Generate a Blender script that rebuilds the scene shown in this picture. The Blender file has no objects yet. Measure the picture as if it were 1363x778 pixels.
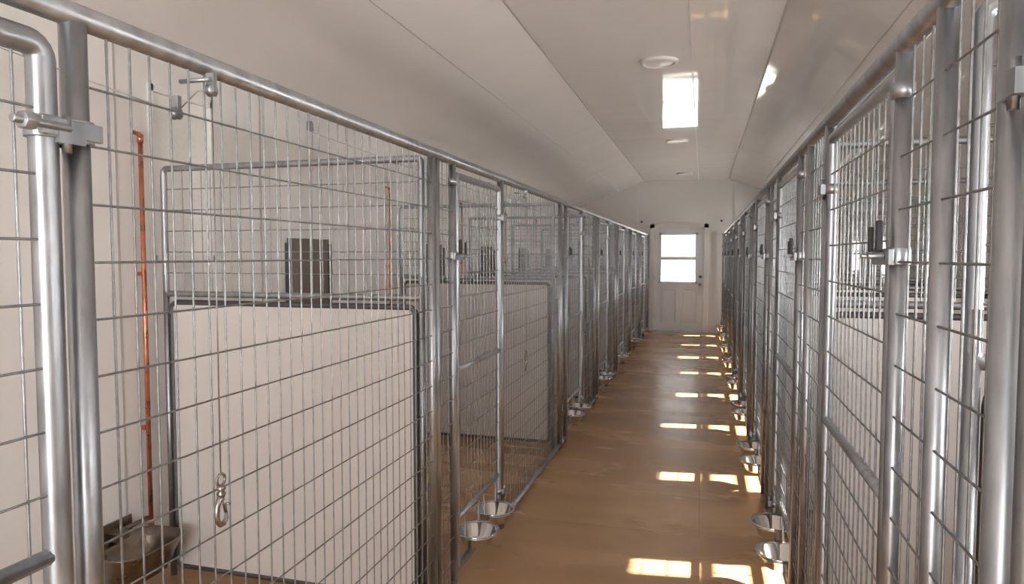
import bpy, math, random
from mathutils import Vector, Matrix
random.seed(4)
D2R = math.pi/180
scene = bpy.context.scene
scene.view_settings.view_transform='Standard'

# ------------------------------------------------------------------ materials
def new_mat(name):
    m = bpy.data.materials.new(name); m.use_nodes = True
    nt = m.node_tree
    return m, nt, nt.nodes['Principled BSDF']

def simple(name, col, rough=0.5, metal=0.0, noise_scale=0, var=0.0, bump=0.0, rvar=0.0, stretch=(1,1,1), coat=0.0, spec=0.5, bdist=0.01, ior=1.5):
    m, nt, b = new_mat(name)
    b.inputs['Base Color'].default_value = (*col, 1)
    b.inputs['Roughness'].default_value = rough
    b.inputs['Metallic'].default_value = metal
    b.inputs['IOR'].default_value = ior
    b.inputs['Specular IOR Level'].default_value = spec
    b.inputs['Coat Weight'].default_value = coat
    b.inputs['Coat Roughness'].default_value = 0.1
    if noise_scale:
        tc = nt.nodes.new('ShaderNodeTexCoord')
        mp = nt.nodes.new('ShaderNodeMapping'); mp.inputs['Scale'].default_value = stretch
        nz = nt.nodes.new('ShaderNodeTexNoise'); nz.inputs['Scale'].default_value = noise_scale
        nz.inputs['Detail'].default_value = 1 if bump else 4
        nt.links.new(tc.outputs['Object'], mp.inputs['Vector'])
        nt.links.new(mp.outputs['Vector'], nz.inputs['Vector'])
        if var:
            r = nt.nodes.new('ShaderNodeValToRGB')
            r.color_ramp.elements[0].position = 0.3; r.color_ramp.elements[1].position = 0.7
            r.color_ramp.elements[0].color = (*[max(0, c*(1-var)) for c in col], 1)
            r.color_ramp.elements[1].color = (*[min(1, c*(1+var)) for c in col], 1)
            nt.links.new(nz.outputs['Fac'], r.inputs['Fac'])
            nt.links.new(r.outputs['Color'], b.inputs['Base Color'])
        if rvar:
            mr = nt.nodes.new('ShaderNodeMapRange')
            mr.inputs['From Min'].default_value = 0.3; mr.inputs['From Max'].default_value = 0.7
            mr.inputs['To Min'].default_value = max(0, rough-rvar); mr.inputs['To Max'].default_value = rough+rvar
            nt.links.new(nz.outputs['Fac'], mr.inputs['Value'])
            nt.links.new(mr.outputs['Result'], b.inputs['Roughness'])
        if bump:
            bp = nt.nodes.new('ShaderNodeBump'); bp.inputs['Strength'].default_value = bump
            bp.inputs['Distance'].default_value = bdist
            nt.links.new(nz.outputs['Fac'], bp.inputs['Height'])
            nt.links.new(bp.outputs['Normal'], b.inputs['Normal'])
    return m

M_galv = simple('galvanized_steel', (0.40, 0.415, 0.44), 0.42, 1.0, 30, 0.2, 0.0, 0.09, (1,1,0.3))
M_wire = simple('galvanized_wire', (0.34, 0.35, 0.36), 0.44, 1.0, 60, 0.2)
M_dark = simple('dark_channel', (0.13, 0.13, 0.135), 0.45, 0.7, 20, 0.1)
M_black = simple('black_rubber', (0.02, 0.02, 0.022), 0.5, 0, 20, 0.1)
M_chrome = simple('stainless_polished', (0.78, 0.77, 0.76), 0.09, 1.0, 40, 0.04)
M_brush = simple('stainless_brushed', (0.34, 0.32, 0.30), 0.3, 1.0, 3, 0.08, 0, 0.05)
M_waterer = simple('stained_steel', (0.24, 0.20, 0.165), 0.32, 1.0, 9, 0.25, 0, 0.08)
M_plate = simple('door_plate_metal', (0.22, 0.185, 0.155), 0.45, 0.5, 4, 0.12, 0, 0.05)
M_copper = simple('copper', (0.62, 0.25, 0.15), 0.3, 0.9, 12, 0.25, 0, 0.1)
M_wall = simple('white_wall_panel', (0.80, 0.775, 0.76), 0.34, 0, 0.9, 0.02, 0.05, 0.04, (1,1,1), spec=0.4)
M_ceil = simple('white_gloss_ceiling', (0.82, 0.785, 0.77), 0.055, 0, 1.0, 0.012, 0.16, 0.015, (0.7,2.4,1), bdist=0.02, ior=1.62)
M_board = simple('divider_white_board', (0.70, 0.665, 0.645), 0.42, 0, 1.5, 0.03)
M_trim = simple('white_trim', (0.82, 0.81, 0.80), 0.4, 0, 5, 0.02)
M_seam = simple('seam_strip', (0.50, 0.47, 0.45), 0.35, 0, 5, 0.02)
M_door = simple('door_paint', (0.86, 0.87, 0.90), 0.35, 0, 4, 0.02)
M_lens = simple('light_lens', (0.72, 0.69, 0.66), 0.3, 0, 5, 0.02)
M_blind = simple('blind_fabric', (0.88, 0.87, 0.85), 0.8, 0, 60, 0.03)
M_snow = simple('outside_ground', (0.55, 0.55, 0.52), 0.9, 0, 2, 0.2)

def glass_mat():
    m = bpy.data.materials.new('window_glass'); m.use_nodes = True
    nt = m.node_tree; nt.nodes.clear()
    o = nt.nodes.new('ShaderNodeOutputMaterial'); mx = nt.nodes.new('ShaderNodeMixShader')
    t = nt.nodes.new('ShaderNodeBsdfTransparent'); g = nt.nodes.new('ShaderNodeBsdfGlossy')
    g.inputs['Roughness'].default_value = 0.02
    f = nt.nodes.new('ShaderNodeFresnel'); f.inputs['IOR'].default_value = 1.35
    nt.links.new(f.outputs[0], mx.inputs[0]); nt.links.new(t.outputs[0], mx.inputs[1])
    nt.links.new(g.outputs[0], mx.inputs[2]); nt.links.new(mx.outputs[0], o.inputs[0])
    return m
M_glass = glass_mat()

def floor_mat():
    m, nt, b = new_mat('brown_floor')
    N = nt.nodes; L = nt.links
    tc = N.new('ShaderNodeTexCoord')
    mp = N.new('ShaderNodeMapping'); mp.inputs['Scale'].default_value = (0.7, 2.2, 1)
    L.new(tc.outputs['Object'], mp.inputs['Vector'])
    n1 = N.new('ShaderNodeTexNoise'); n1.inputs['Scale'].default_value = 1.3; n1.inputs['Detail'].default_value = 6
    L.new(mp.outputs[0], n1.inputs['Vector'])
    r = N.new('ShaderNodeValToRGB')
    r.color_ramp.elements[0].position = 0.3; r.color_ramp.elements[0].color = (0.39, 0.225, 0.108, 1)
    r.color_ramp.elements[1].position = 0.72; r.color_ramp.elements[1].color = (0.53, 0.325, 0.17, 1)
    L.new(n1.outputs['Fac'], r.inputs['Fac'])
    br = N.new('ShaderNodeTexBrick')
    br.inputs['Scale'].default_value = 1.0
    br.inputs['Color1'].default_value = (1,1,1,1); br.inputs['Color2'].default_value = (0.92,0.92,0.92,1)
    br.inputs['Mortar'].default_value = (0.7,0.67,0.65,1)
    br.inputs['Mortar Size'].default_value = 0.003
    br.inputs['Brick Width'].default_value = 2.44; br.inputs['Row Height'].default_value = 1.22
    L.new(tc.outputs['Object'], br.inputs['Vector'])
    mx = N.new('ShaderNodeMix'); mx.data_type = 'RGBA'; mx.blend_type = 'MULTIPLY'; mx.inputs[0].default_value = 1
    L.new(r.outputs['Color'], mx.inputs[6]); L.new(br.outputs['Color'], mx.inputs[7])
    L.new(mx.outputs[2], b.inputs['Base Color'])
    mr = N.new('ShaderNodeMapRange'); mr.inputs['To Min'].default_value = 0.17; mr.inputs['To Max'].default_value = 0.36
    L.new(n1.outputs['Fac'], mr.inputs['Value']); L.new(mr.outputs[0], b.inputs['Roughness'])
    n2 = N.new('ShaderNodeTexNoise'); n2.inputs['Scale'].default_value = 90
    L.new(tc.outputs['Object'], n2.inputs['Vector'])
    bp = N.new('ShaderNodeBump'); bp.inputs['Strength'].default_value = 0.08; bp.inputs['Distance'].default_value = 0.004
    L.new(n2.outputs['Fac'], bp.inputs['Height']); L.new(bp.outputs[0], b.inputs['Normal'])
    return m
M_floor = floor_mat()

# ------------------------------------------------------------------ mesh builder
class MB:
    def __init__(s): s.v=[]; s.f=[]; s.sm=[]
    def box(s, lo, hi):
        b=len(s.v); x0,y0,z0=lo; x1,y1,z1=hi
        if x0>x1:x0,x1=x1,x0
        if y0>y1:y0,y1=y1,y0
        if z0>z1:z0,z1=z1,z0
        s.v+=[(x0,y0,z0),(x1,y0,z0),(x1,y1,z0),(x0,y1,z0),(x0,y0,z1),(x1,y0,z1),(x1,y1,z1),(x0,y1,z1)]
        for q in [(0,3,2,1),(4,5,6,7),(0,1,5,4),(1,2,6,5),(2,3,7,6),(3,0,4,7)]:
            s.f.append(tuple(b+i for i in q)); s.sm.append(False)
        return s
    def sweep(s, pts, r, n=10, closed=False, normal=None, caps=True):
        pts=[Vector(p) for p in pts]; m=len(pts); base=len(s.v)
        for i,p in enumerate(pts):
            if closed: t=(pts[(i+1)%m]-pts[i-1])
            elif i==0: t=pts[1]-pts[0]
            elif i==m-1: t=pts[-1]-pts[-2]
            else: t=(pts[i+1]-pts[i]).normalized()+(pts[i]-pts[i-1]).normalized()
            t.normalize()
            if normal is None:
                ref=Vector((0,0,1)) if abs(t.z)<0.9 else Vector((1,0,0))
                nn=(ref-t*ref.dot(t)).normalized()
            else: nn=(Vector(normal)-t*Vector(normal).dot(t)).normalized()
            bb=t.cross(nn)
            rr=r[i] if isinstance(r,(list,tuple)) else r
            for k in range(n):
                a=2*math.pi*k/n
                s.v.append(tuple(p+nn*(math.cos(a)*rr)+bb*(math.sin(a)*rr)))
        cnt=m if closed else m-1
        for i in range(cnt):
            j=(i+1)%m
            for k in range(n):
                k2=(k+1)%n
                s.f.append((base+i*n+k, base+i*n+k2, base+j*n+k2, base+j*n+k)); s.sm.append(True)
        if not closed and caps:
            s.f.append(tuple(base+k for k in reversed(range(n)))); s.sm.append(False)
            s.f.append(tuple(base+(m-1)*n+k for k in range(n))); s.sm.append(False)
        return s
    def tube(s,a,b,r,n=10): return s.sweep([a,b],r,n)
    def revolve(s, prof, c, n=28, axis='z', sx=1, sy=1):
        base=len(s.v); m=len(prof)
        for (r,z) in prof:
            for k in range(n):
                a=2*math.pi*k/n
                x,y=r*math.cos(a)*sx, r*math.sin(a)*sy
                if axis=='z': q=(c[0]+x,c[1]+y,c[2]+z)
                elif axis=='y': q=(c[0]+x,c[1]+z,c[2]+y)
                else: q=(c[0]+z,c[1]+x,c[2]+y)
                s.v.append(q)
        for i in range(m-1):
            for k in range(n):
                k2=(k+1)%n
                s.f.append((base+i*n+k,base+i*n+k2,base+(i+1)*n+k2,base+(i+1)*n+k)); s.sm.append(True)
        return s
    def loft(s, secs, n=40, p=3.2):
        base=len(s.v)
        for (cx,cy,z,a,b) in secs:
            for k in range(n):
                t=2*math.pi*k/n; ct,st=math.cos(t),math.sin(t)
                s.v.append((cx+a*math.copysign(abs(ct)**(2/p),ct), cy+b*math.copysign(abs(st)**(2/p),st), z))
        for i in range(len(secs)-1):
            for k in range(n):
                k2=(k+1)%n
                s.f.append((base+i*n+k,base+i*n+k2,base+(i+1)*n+k2,base+(i+1)*n+k)); s.sm.append(True)
        s.f.append(tuple(base+k for k in reversed(range(n)))); s.sm.append(False)
        l=base+(len(secs)-1)*n
        s.f.append(tuple(l+k for k in range(n))); s.sm.append(False)
        return s
    def obj(s,name,mat,parent=None,bevel=0):
        me=bpy.data.meshes.new(name); me.from_pydata(s.v,[],s.f)
        me.polygons.foreach_set('use_smooth',s.sm); me.materials.append(mat); me.update()
        o=bpy.data.objects.new(name,me); scene.collection.objects.link(o)
        if parent: o.parent=parent
        if bevel:
            bv=o.modifiers.new('bevel','BEVEL'); bv.width=bevel; bv.segments=2; bv.limit_method='ANGLE'
        return o

def empty(name, loc=(0,0,0)):
    e=bpy.data.objects.new(name,None); e.empty_display_size=0.1
    scene.collection.objects.link(e); return e

def arc_rect(a0,a1,z0,z1,R,seg=5):
    out=[]
    for (ca,cz,s0) in [(a1-R,z1-R,0),(a0+R,z1-R,90),(a0+R,z0+R,180),(a1-R,z0+R,270)]:
        for i in range(seg+1):
            t=(s0+90*i/seg)*D2R
            out.append((ca+R*math.cos(t),cz+R*math.sin(t)))
    return out

def mp_pt(run,c,a,z,n=0.0):
    return (c+n,a,z) if run=='Y' else (a,c+n,z)
def nrm(run): return (1,0,0) if run=='Y' else (0,1,0)

def frame(mb,run,c,a0,a1,z0,z1,r,R=0.05,n=12):
    mb.sweep([mp_pt(run,c,a,z) for a,z in arc_rect(a0+r,a1-r,z0+r,z1-r,R)],r,n,closed=True,normal=nrm(run))
WR=0.0023
def wires(mb,run,c,a0,a1,z0,z1,side=1,sp=0.0508,hs=0.1016,r=WR):
    w=a1-a0; k=max(1,round(w/sp)); st=w/k
    for i in range(1,k):
        a=a0+i*st+random.uniform(-.0012,.0012)
        mb.sweep([mp_pt(run,c,a,z0),mp_pt(run,c,a+random.uniform(-.001,.001),z1)],r,6,caps=False)
    h=z1-z0; k=max(1,round(h/hs)); st=h/k
    for i in range(1,k):
        z=z0+i*st
        mb.sweep([mp_pt(run,c,a0,z,side*2*r),mp_pt(run,c,a1,z,side*2*r)],r,6,caps=False)

# ------------------------------------------------------------------ layout numbers
XL,XR=-1.04,0.37          # fence lines
WL,WRT=-2.45,1.78         # side walls
YF,YB=13.65,-3.0          # far wall, rear wall
ZT=1.885                  # fence top rail
Zc,Zw=2.94,2.45           # flat ceiling, eave
XC0,XC1=-1.12,0.45
LD=[0.0,2.54,5.05,6.75,8.4,10.05,11.7]
RD=[1.25+1.4*k for k in range(-1,9)]
RD=[d for d in RD if d<13]

# ------------------------------------------------------------------ shell
MB().box((WL-.15,YB-.15,-.12),(WRT+.15,YF+.15,0)).obj('floor',M_floor)
MB().box((-40,-40,-.4),(40,60,-.2)).obj('ground_outside',M_snow)

def wall_y(name,x0,x1,holes,ztop):
    mb=MB(); y=YB
    for (a,b,c,d) in sorted(holes):
        mb.box((x0,y,0),(x1,a,ztop)); mb.box((x0,a,0),(x1,b,c)); mb.box((x0,a,d),(x1,b,ztop)); y=b
    mb.box((x0,y,0),(x1,YF,ztop))
    return mb.obj(name,M_wall)
def wall_x(name,y0,y1,holes,ztop):
    mb=MB(); x=WL-.15
    for (a,b,c,d) in sorted(holes):
        mb.box((x,y0,0),(a,y1,ztop))
        if c>0: mb.box((a,y0,0),(b,y1,c))
        mb.box((a,y0,d),(b,y1,ztop)); x=b
    mb.box((x,y0,0),(WRT+.15,y1,ztop))
    return mb.obj(name,M_wall)

rw=[(d+.57,d+.93,1.10,1.80) for d in RD]
lw=[(d+.06,d+.46,1.47,2.25) for d in LD]
wall_y('wall_right',WRT,WRT+.15,rw,Zw+.12)
wall_y('wall_left',WL-.15,WL,lw,Zw+.12)
DX0,DX1=-.935,.03
wall_x('wall_far',YF,YF+.15,[(DX0,DX1,0,2.04)],3.2)
wall_x('wall_rear',YB-.15,YB,[(-1.5,.85,0.25,2.15)],3.2)

prof=[(WL-.15,Zw-.055),(XC0,Zc),(XC1,Zc),(WRT+.15,Zw-.055)]
mb=MB(); T=.12
for i in range(3):
    (x0,z0),(x1,z1)=prof[i],prof[i+1]; b=len(mb.v)
    for y in (YB-.15,YF):
        mb.v+=[(x0,y,z0),(x1,y,z1),(x1,y,z1+T),(x0,y,z0+T)]
    for q in [(0,1,5,4),(1,2,6,5),(2,3,7,6),(3,0,4,7),(0,3,2,1),(4,5,6,7)]:
        mb.f.append(tuple(b+k for k in q)); mb.sm.append(False)
mb.obj('ceiling',M_ceil)
def zc_at(x):
    if x<XC0: return Zc-(XC0-x)*(Zc-(Zw-.055))/(XC0-(WL-.15))
    if x>XC1: return Zc-(x-XC1)*(Zc-(Zw-.055))/((WRT+.15)-XC1)
    return Zc
ti=1
for x,w in [(XC0,.014),(XC1,.014),(-.10,.008),(-1.62,.006),(.98,.006)]:
    z=zc_at(x)
    MB().box((x-w/2,YB,z-.004),(x+w/2,YF,z+.01)).obj('trim_%d'%ti,M_seam); ti+=1
MB().box((WL,YB,Zw-.03),(WL+.02,YF,Zw+.03)).obj('trim_%d'%ti,M_trim); ti+=1
MB().box((WRT-.02,YB,Zw-.03),(WRT,YF,Zw+.03)).obj('trim_%d'%ti,M_trim); ti+=1
mb=MB()
y=-2.6
while y<13.4:
    if not any(a-.05<y<b+.05 for a,b,_,_ in lw):
        mb.box((WL-.001,y-.006,0),(WL+.003,y+.006,Zw))
    y+=1.0
mb.obj('trim_%d'%ti,M_seam); ti+=1
mb=MB()
y=-2.4
while y<13.4:
    if not any(a-.05<y<b+.05 for a,b,_,_ in rw):
        mb.box((WRT-.003,y-.006,0),(WRT+.001,y+.006,Zw))
    y+=1.22
mb.obj('trim_%d'%ti,M_seam); ti+=1
mb=MB()
for x in (-1.25,.58): mb.box((x-.02,YF-.012,0),(x+.02,YF+.001,Zc-.02))
mb.obj('trim_%d'%ti,M_trim); ti+=1
for nm,x0,x1 in (('baseboard_left',WL,WL+.012),('baseboard_right',WRT-.012,WRT)):
    MB().box((x0,YB,0),(x1,YF,.1)).obj(nm,M_trim)

# ------------------------------------------------------------------ side windows
wn=1
rs=random.Random(11)
def side_window(x_in,dirn,y0,y1,z0,z1,blind=False):
    global wn
    e=empty('window_%d'%wn); wn+=1
    X=lambda t: x_in+dirn*t
    mb=MB(); w=.02 if blind else .035
    mb.box((X(-.008),y0-w,z0-w),(X(.03),y0+.012,z1+w)); mb.box((X(-.008),y1-.012,z0-w),(X(.03),y1+w,z1+w))
    mb.box((X(-.008),y0,z0-w),(X(.03),y1,z0+.012)); mb.box((X(-.008),y0,z1-.012),(X(.03),y1,z1+w))
    zm=(z0+z1)/2
    mb.box((X(.05),y0,zm-.018),(X(.09),y1,zm+.018))
    for (a,b) in ((y0,y0+.02),(y1-.02,y1)): mb.box((X(.05),a,z0),(X(.09),b,z1))
    mb.box((X(.05),y0,z0),(X(.09),y1,z0+.02)); mb.box((X(.05),y0,z1-.02),(X(.09),y1,z1))
    if not blind:
        mb.box((X(.055),y0,1.255),(X(.085),y1,1.285))     # muntin of the lower sash
    mb.obj('casing_and_sash',M_trim,e)
    MB().box((X(.068),y0+.02,z0+.02),(X(.072),y1-.02,z1-.02)).obj('pane',M_glass,e)
    if blind:
        MB().box((X(.016),y0+.012,z0+.012),(X(.019),y1-.012,z1-.012)).obj('shade',M_blind,e)
    else:
        zs=rs.uniform(1.64,1.75); cw=rs.uniform(.12,.22)
        mb=MB()
        mb.box((X(.035),y0+.012,zs),(X(.038),y1-.012,z1-.012))   # added blocker above, trims the sun patch; shaped like a shade
        mb.box((X(.035),y0+.012,1.46),(X(.038),y0+cw,zs))        # added side blocker, narrows the sun streak on the floor
        mb.obj('shade',M_blind,e)
for (a,b,c,d) in rw: side_window(WRT,1,a,b,c,d)
for (a,b,c,d) in lw: side_window(WL,-1,a,b,c,d,True)

e=empty('window_%d'%wn)  # unseen rear window, added to let fill light into the aisle
mb=MB()
for x in (-1.5,-.36,.79): mb.box((x,YB-.09,.25),(x+.06,YB-.03,2.15))
mb.box((-1.5,YB-.09,.25),(.85,YB-.03,.31)); mb.box((-1.5,YB-.09,2.09),(.85,YB-.03,2.15))
mb.obj('frame',M_trim,e)
MB().box((-1.44,YB-.062,.31),(.79,YB-.058,2.09)).obj('pane',M_glass,e)

# ------------------------------------------------------------------ far door
e=empty('door_1')
x0,x1=DX0,DX1; mb=MB()
mb.box((x0-.07,YF-.022,0),(x0+.016,YF+.08,2.10)); mb.box((x1-.016,YF-.022,0),(x1+.07,YF+.08,2.10))
mb.box((x0-.07,YF-.022,2.02),(x1+.07,YF+.08,2.11)); 
mb.obj('casing',M_trim,e,.004)
a,b=x0+.01,x1-.01
wx0,wx1,wz0,wz1=-.80,-.13,.97,1.90
yd0,yd1=YF+.03,YF+.075
pan=[(a+.13,-.50),(-.41,b-.13)]; pz0,pz1=.16,.84
mb=MB()
mb.box((a,yd0,.0),(pan[0][0],yd1,2.03)); mb.box((pan[1][1],yd0,.0),(b,yd1,2.03))
mb.box((pan[0][0],yd0,.0),(pan[1][1],yd1,pz0)); mb.box((pan[0][1],yd0,pz0),(pan[1][0],yd1,pz1))
mb.box((pan[0][0],yd0,pz1),(pan[1][1],yd1,wz0))
mb.box((pan[0][0],yd0,wz0),(wx0,yd1,2.03)); mb.box((wx1,yd0,wz0),(pan[1][1],yd1,2.03))
mb.box((wx0,yd0,wz1),(wx1,yd1,2.03))
mb.obj('slab',M_door,e)
mb=MB(); t=.035
mb.box((wx0-t,yd0-.018,wz0-t),(wx0+.012,yd1,wz1+t)); mb.box((wx1-.012,yd0-.018,wz0-t),(wx1+t,yd1,wz1+t))
mb.box((wx0-t,yd0-.018,wz0-t),(wx1+t,yd1,wz0+.012)); mb.box((wx0-t,yd0-.018,wz1-.012),(wx1+t,yd1,wz1+t))
mb.box((wx0,yd0-.010,1.405),(wx1,yd1,1.465))
mb.obj('window_sash',M_door,e,.003)
MB().box((wx0,yd0+.02,wz0),(wx1,yd0+.024,wz1)).obj('pane',M_glass,e)
for i,(pa,pb) in enumerate(pan):
    mb=MB(); mb.box((pa,yd0+.025,pz0),(pb,yd1,pz1)); mb.box((pa+.045,yd0+.004,pz0+.045),(pb-.045,yd0+.03,pz1-.045))
    mb.obj('raised_panel_%d'%(i+1),M_door,e,.003)
mb=MB()
mb.revolve([(0,-.01),(.03,-.01),(.03,0),(.012,.0),(.012,-.04),(.028,-.055),(.03,-.07),(.02,-.085),(0,-.088)],(b-.065,yd0,.93),20,'y')
mb.revolve([(0,-.02),(.026,-.018),(.028,0)],(b-.065,yd0,1.08),20,'y')
mb.obj('knob_and_deadbolt',M_brush,e)
MB().box((x0,YF-.03,0),(x1,YF+.1,.02)).obj('threshold',M_galv,e)
mb=MB()
for z in (.25,1.0,1.8): mb.box((a-.008,yd0-.012,z),(a+.012,yd0,z+.09))
mb.obj('hinges',M_galv,e)

# ------------------------------------------------------------------ ceiling lights
for y in (-1.9,1.7,5.31,8.95,12.5):
    e=empty('ceiling_light'); c=(-.335,y,Zc)
    MB().revolve([(.105,-.012),(.115,-.022),(.135,-.018),(.142,0)],c,40).obj('trim_ring',M_trim,e)
    MB().revolve([(0,-.017),(.06,-.016),(.106,-.012)],c,40).obj('lens',M_lens,e)

# ------------------------------------------------------------------ fence parts
def band(mb,x,y,z,h=.035,r=.0265):
    mb.revolve([(r-.006,-h/2),(r,-h/2),(r,h/2),(r-.006,h/2)],(x,y,z),18)
def fixed_panel(xf,a0,a1,side,r0=.0215,r1=.0215):
    e=empty('kennel_fence_panel')
    mb=MB()
    mb.tube((xf,a0,0),(xf,a0,ZT-.01),r0,14); mb.tube((xf,a1,0),(xf,a1,ZT-.01),r1,14)
    mb.tube((xf,a0,.035),(xf,a1,.035),.017,12)
    mb.obj('posts_and_rail',M_galv,e)
    mb=MB(); wires(mb,'Y',xf,a0+r0*.8,a1-r1*.8,.045,ZT-.01,side); mb.obj('wire_mesh',M_wire,e)
def gate(xf,a0,a1,side,latch_near=True,bowl=True,r=.0155,R=.018,z0=.07):
    e=empty('kennel_gate')
    zt=1.845
    mb=MB(); frame(mb,'Y',xf,a0,a1,z0,zt,r,R,12)
    mb.tube((xf,a0+r,.98),(xf,a1-r,.98),.014,10); mb.tube((xf,a0+r,.31),(xf,a1-r,.31),.012,10)
    mb.obj('frame',M_galv,e)
    mb=MB(); wires(mb,'Y',xf,a0+r,a1-r,.98,zt-r,side); wires(mb,'Y',xf,a0+r,a1-r,.31,.98,side)
    m=(a0+a1)/2
    for a in (a0+.05,m,a1-.05): mb.sweep([(xf,a,.08),(xf,a,.31)],.003,6)
    mb.obj('wire_mesh',M_wire,e)
    s=side
    yl=a0 if latch_near else a1; o=-1 if latch_near else 1
    yp=yl+o*.02
    mb=MB(); z=1.50
    band(mb,xf,yp,z-.02,.035,.022); band(mb,xf,yl-o*.0165,z-.02,.03,.021)
    mb.box((xf+s*.020,yl-o*.06,z-.038),(xf+s*.030,yl+o*.07,z-.006))
    mb.sweep([(xf+s*.03,yp+o*.02,z-.02),(xf+s*.06,yp+o*.02,z-.02)],.006,8)
    mb.sweep([(xf+s*.03,yl-o*.045,z-.02),(xf+s*.055,yl-o*.045,z-.02)],.006,8)
    mb.obj('latch_body',M_galv,e,.002)
    mb=MB()
    mb.box((xf+s*.030,yp-.008,z-.012),(xf+s*.042,yp+.008,z+.05))
    mb.box((xf+s*.030,yl-o*.05-.006,z-.012),(xf+s*.040,yl-o*.05+.006,z+.04))
    mb.obj('latch_fork',M_black,e,.003)
    yh=a1 if latch_near else a0; o2=1 if latch_near else -1
    mb=MB()
    for z in (.22,1.68):
        band(mb,xf,yh+o2*.024,z,.03); band(mb,xf,yh-o2*.0155,z,.03,.020)
        mb.box((xf+s*.018,yh-.02,z-.015),(xf+s*.032,yh+.03,z+.015))
        mb.tube((xf+s*.025,yh,z-.03),(xf+s*.025,yh,z+.03),.007,8)
    band(mb,xf,yp,1.80,.03,.021)
    mb.obj('hinges',M_galv,e)
    if bowl:
        for k,yb in enumerate((a0+.22,a1-.17)):
            dog_bowl(xf+s*.025,yb,.115,s)
def dog_bowl(x,y,z,s):
    e=empty('dog_bowl')
    r=.104
    pr=[(0,0),(.058,0),(.066,.006),(.090,.058),(r,.066),(r+.004,.070),(r,.073),(.089,.065),(.064,.012),(.05,.007),(0,.006)]
    MB().revolve(pr,(x,y,z),36).obj('bowl',M_chrome,e)
    pts=[(x+.096*math.cos(2*math.pi*i/28),y+.096*math.sin(2*math.pi*i/28),z+.058) for i in range(28)]
    mb=MB().sweep(pts,.004,8,closed=True,normal=(0,0,1))
    for yy in (y-.097,y+.097):
        mb.sweep([(x,yy,z+.058),(x-s*.025,yy,z+.062),(x-s*.025,yy,.31)],.0035,8)
    mb.obj('ring_holder',M_galv,e)

def divider(y,xa,xb):
    e=empty('kennel_divider')
    zs=1.295
    mb=MB()
    frame(mb,'X',y,xa,xb,zs,1.885,.014,.02,10)
    mb.tube((xa+.014,y,0),(xa+.014,y,zs+.1),.014,10); mb.tube((xb-.014,y,0),(xb-.014,y,zs+.1),.014,10)
    mb.obj('upper_frame',M_galv,e)
    mb=MB(); wires(mb,'X',y,xa+.014,xb-.014,zs+.015,1.872,-1); mb.obj('wire_mesh',M_wire,e)
    mb=MB(); frame(mb,'X',y,xa+.03,xb-.03,.04,zs-.012,.013,.03,8)
    mb.obj('channel',M_dark,e)
    MB().box((xa+.05,y-.006,.06),(xb-.05,y+.006,zs-.03)).obj('solid_panel',M_board,e)

MB().tube((XL,YB+.15,ZT+.005),(XL,YF-.005,ZT+.005),.0215,14).obj('fence_top_rail',M_galv)
MB().tube((XR,YB+.15,ZT+.005),(XR,YF-.005,ZT+.005),.0215,14).obj('fence_top_rail',M_galv)

# left fence
fixed_panel(XL,YB+.17,.06,1)
gate(XL,.10,.898,1,True,False,.022,.026,.035)
fixed_panel(XL,.937,2.53,1,.0215,.017)
nl=LD[1:]+[13.6]
for i in range(len(nl)-1):
    d=nl[i]; dn=nl[i+1]
    fixed_panel(XL,d+.04,d+.225,1,.014,.0155)
    gate(XL,d+.245,d+.92,1)
    fixed_panel(XL,d+.945,dn-.01,1,.0175,.017)
# right fence
fixed_panel(XR,YB+.17,-.15,-1)
gate(XR,.12,.93,-1,True,False)
fixed_panel(XR,.985,1.25,-1,.0215,.0165)
for d in RD[1:]:
    dn=min(d+1.4,13.6)
    e=empty('kennel_fence_panel')
    mb=MB(); mb.tube((XR,d+.245,0),(XR,d+.245,ZT-.01),.0155,14); mb.tube((XR,d,.035),(XR,d+.245,.035),.017,12)
    mb.obj('post_and_rail',M_galv,e)
    mb=MB(); wires(mb,'Y',XR,d+.018,d+.23,.045,ZT-.01,-1); mb.obj('wire_mesh',M_wire,e)
    if d+1.0<13.6:
        gate(XR,d+.265,d+1.005,-1)
        fixed_panel(XR,d+1.03,dn,-1,.0175,.0165)
e=empty('hinge_clamp'); mb=MB()
band(mb,XL,.937,1.69,.04,.028)
mb.box((XL+.020,.85,1.675),(XL+.03,.965,1.705)); mb.sweep([(XL+.03,.80,1.69),(XL+.03,.90,1.69)],.007,10)
band(mb,XL,.876,1.69,.035,.0275)
mb.revolve([(0,-.010),(.015,-.010),(.015,.010),(0,.010)],(XL+.03,.825,1.69),6,'y')
mb.obj('clamp_body',M_galv,e,.002)

for d in LD[1:]: divider(d+.015,WL+.09,XL-.04)
for d in RD: divider(d,XR+.035,WRT-.06)

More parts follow.
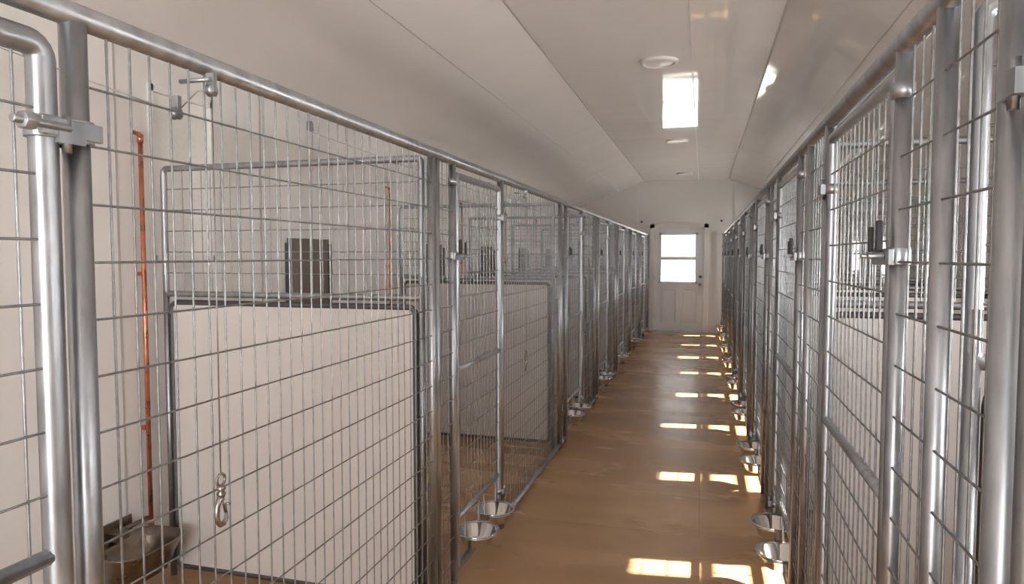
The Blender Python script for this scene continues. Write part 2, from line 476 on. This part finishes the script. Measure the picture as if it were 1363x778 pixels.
# ------------------------------------------------------------------ plumbing / water bowls
for d in LD[1:]:
    e=empty('copper_pipe'); mb=MB(); y=d-.04
    mb.tube((WL+.035,y,.26),(WL+.035,y,2.0),.0105,12)
    for z in (.26,2.0): mb.tube((WL+.035,y,z-.018),(WL+.035,y,z+.018),.0135,12)
    mb.sweep([(WL+.035,y,1.99),(WL+.03,y,2.02),(WL+.002,y,2.03)],.0105,10)
    mb.obj('pipe',M_copper,e)
    mb=MB()
    for z in (.7,1.4): mb.box((WL+.001,y-.016,z-.008),(WL+.03,y+.016,z+.008))
    mb.obj('pipe_clamps',M_copper,e)
    e=empty('automatic_water_bowl'); yc=d-.25; xc=WL+.16
    secs=[(xc-.02,yc,.11,.06,.09),(xc-.01,yc,.13,.09,.125),(xc,yc,.24,.125,.165),(xc,yc,.262,.137,.18),(xc,yc,.268,.139,.184),(xc,yc,.27,.131,.174),(xc,yc,.225,.115,.155),(xc-.01,yc,.145,.08,.115)]
    MB().loft(secs).obj('basin',M_waterer,e)
    mb=MB(); mb.box((WL+.001,yc-.13,.14),(WL+.010,yc+.13,.33)); mb.box((WL+.008,yc-.02,.262),(WL+.075,yc+.05,.30))
    mb.tube((WL+.035,yc+.05,.29),(WL+.035,d-.055,.29),.01,10)
    mb.obj('bracket_and_valve',M_waterer,e,.004)

# ------------------------------------------------------------------ guillotine dog doors, cables, hooks
def dog_door(xw,dirn,yc):
    e=empty('guillotine_dog_door'); X=lambda t:xw+dirn*t
    MB().box((X(.006),yc-.235,.75),(X(.014),yc+.235,1.59)).obj('raised_plate',M_plate,e)
    mb=MB()
    for yy in (yc-.25,yc+.225): mb.box((X(.001),yy,.08),(X(.026),yy+.025,1.56))
    mb.box((X(.001),yc-.25,.08),(X(.026),yc+.25,.11))
    mb.obj('side_channels',M_dark,e)
    MB().box((X(.001),yc-.2,.11),(X(.005),yc+.2,.74)).obj('opening_flap',M_black,e)
def pulley(mb,c,r=.016):
    mb.revolve([(0,-.006),(r,-.006),(r*.75,0),(r,.006),(0,.006)],c,18,'x')
    mb.box((c[0]-.010,c[1]-.005,c[2]-.004),(c[0]+.010,c[1]+.005,c[2]+.035))
def hook(x,y,ztop,zbot):
    e=empty('snap_hook')
    mb=MB()
    mb.sweep([(x,y,ztop),(x,y,zbot+.115)],.0015,6)
    mb.obj('cord',M_wire,e)
    mb=MB()
    n=20
    mb.sweep([(x,y+.013*math.cos(2*math.pi*i/n),zbot+.103+.013*math.sin(2*math.pi*i/n)) for i in range(n)],.0032,8,closed=True,normal=(1,0,0))
    mb.revolve([(0,.09),(.008,.09),(.010,.083),(.006,.078),(.010,.073),(.008,.066),(0,.066)],(x,y,zbot),14)
    pts=[(0,.068),(-.006,.06),(-.013,.048),(-.015,.03),(-.013,.014),(-.004,.004),(.006,.004),(.014,.013),(.014,.026)]
    mb.sweep([(x,y+a,zbot+z) for a,z in pts],[.007,.0065,.006,.006,.006,.006,.006,.005,.004],10,normal=(1,0,0))
    mb.sweep([(x,y+.014,zbot+.024),(x,y+.004,zbot+.066)],.0035,8)
    mb.sweep([(x,y+.011,zbot+.045),(x+.012,y+.014,zbot+.048)],.003,8)
    mb.obj('snap',M_brush,e)
cy=[(1.235,.89)]+[((LD[i]+(LD[i+1] if i+1<len(LD) else 13.5))/2+.1,.80) for i in range(1,len(LD))]
for i,(y,zb) in enumerate(cy):
    dog_door(WL,1,y-.02)
    e=empty('cable_pulley'); mb=MB()
    pulley(mb,(XL+.035,y,1.83),.014); pulley(mb,(XL-.03,y-.03,1.78),.014); pulley(mb,(WL+.03,y,2.29))
    mb.box((WL+.001,y-.012,2.28),(WL+.03,y+.012,2.34))
    mb.tube((XL-.035,y-.01,1.85),(XL+.04,y-.01,1.85),.005,8)
    mb.obj('pulleys',M_galv,e)
    mb=MB()
    mb.tube((XL-.03,y-.03,1.78),(WL+.03,y,2.27),.0015,6)
    mb.tube((WL+.035,y,2.29),(WL+.035,y-.02,1.58),.0015,6)
    mb.sweep([(XL-.03,y-.03,1.78),(XL+.0,y,1.83),(XL+.035,y,1.83)],.0015,6)
    mb.obj('cables',M_wire,e)
    hook(XL+.036,y,1.83,zb)
for x in (-1.17,.33):
    e=empty('wall_pulley'); mb=MB()
    mb.box((x-.012,YF-.03,2.14),(x+.012,YF,2.165)); mb.revolve([(0,-.01),(.02,-.01),(.016,0),(.02,.01),(0,.01)],(x,YF-.04,2.15),16,'y')
    mb.obj('wheel',M_dark,e)

# ------------------------------------------------------------------ lights
sd=Vector((-1,-.12,-.80)).normalized()
L=bpy.data.lights.new('sun','SUN'); L.energy=60; L.angle=.014; L.color=(1,.94,.84)
o=bpy.data.objects.new('sun',L); scene.collection.objects.link(o)
o.rotation_euler=sd.to_track_quat('-Z','Y').to_euler()
def area(name,loc,d,sx,sy,en,col=(1,1,1)):
    L=bpy.data.lights.new(name,'AREA'); L.shape='RECTANGLE'; L.size=sx; L.size_y=sy; L.energy=en; L.color=col
    o=bpy.data.objects.new(name,L); scene.collection.objects.link(o); o.location=loc
    o.rotation_euler=Vector(d).to_track_quat('-Z','Z' if abs(d[2])<.5 else 'Y').to_euler(); return o
for (a,b,c,d) in rw:
    area('window_fill',(WRT+.14,(a+b)/2,(c+d)/2),(-1,0,.2),.33,.62,46,(1,.985,.97))  # added lamp outside each right window, tilted up to brighten the ceiling
for (a,b,c,d) in lw:
    area('window_fill',(WL-.10,(a+b)/2,(c+d)/2),(1,0,-.05),.36,.7,10,(1,.99,.98))  # added fill lamp behind each left window
area('window_fill',(-.335,YB-.14,1.2),(0,1,.2),2.2,1.75,150,(1,.985,.97))  # added fill lamp behind the camera, outside the rear opening

w=bpy.data.worlds.new('sky'); scene.world=w; w.use_nodes=True
bg=w.node_tree.nodes['Background']; bg.inputs[0].default_value=(.97,.985,1,1); bg.inputs[1].default_value=2.0

# ------------------------------------------------------------------ camera
cam=bpy.data.cameras.new('camera'); cam.sensor_width=36; cam.lens=907/1363*36; cam.clip_start=.02
co=bpy.data.objects.new('camera',cam); scene.collection.objects.link(co)
co.location=(0,0,1.48); co.rotation_euler=((90-3.03)*D2R,0,15.64*D2R)
scene.camera=co
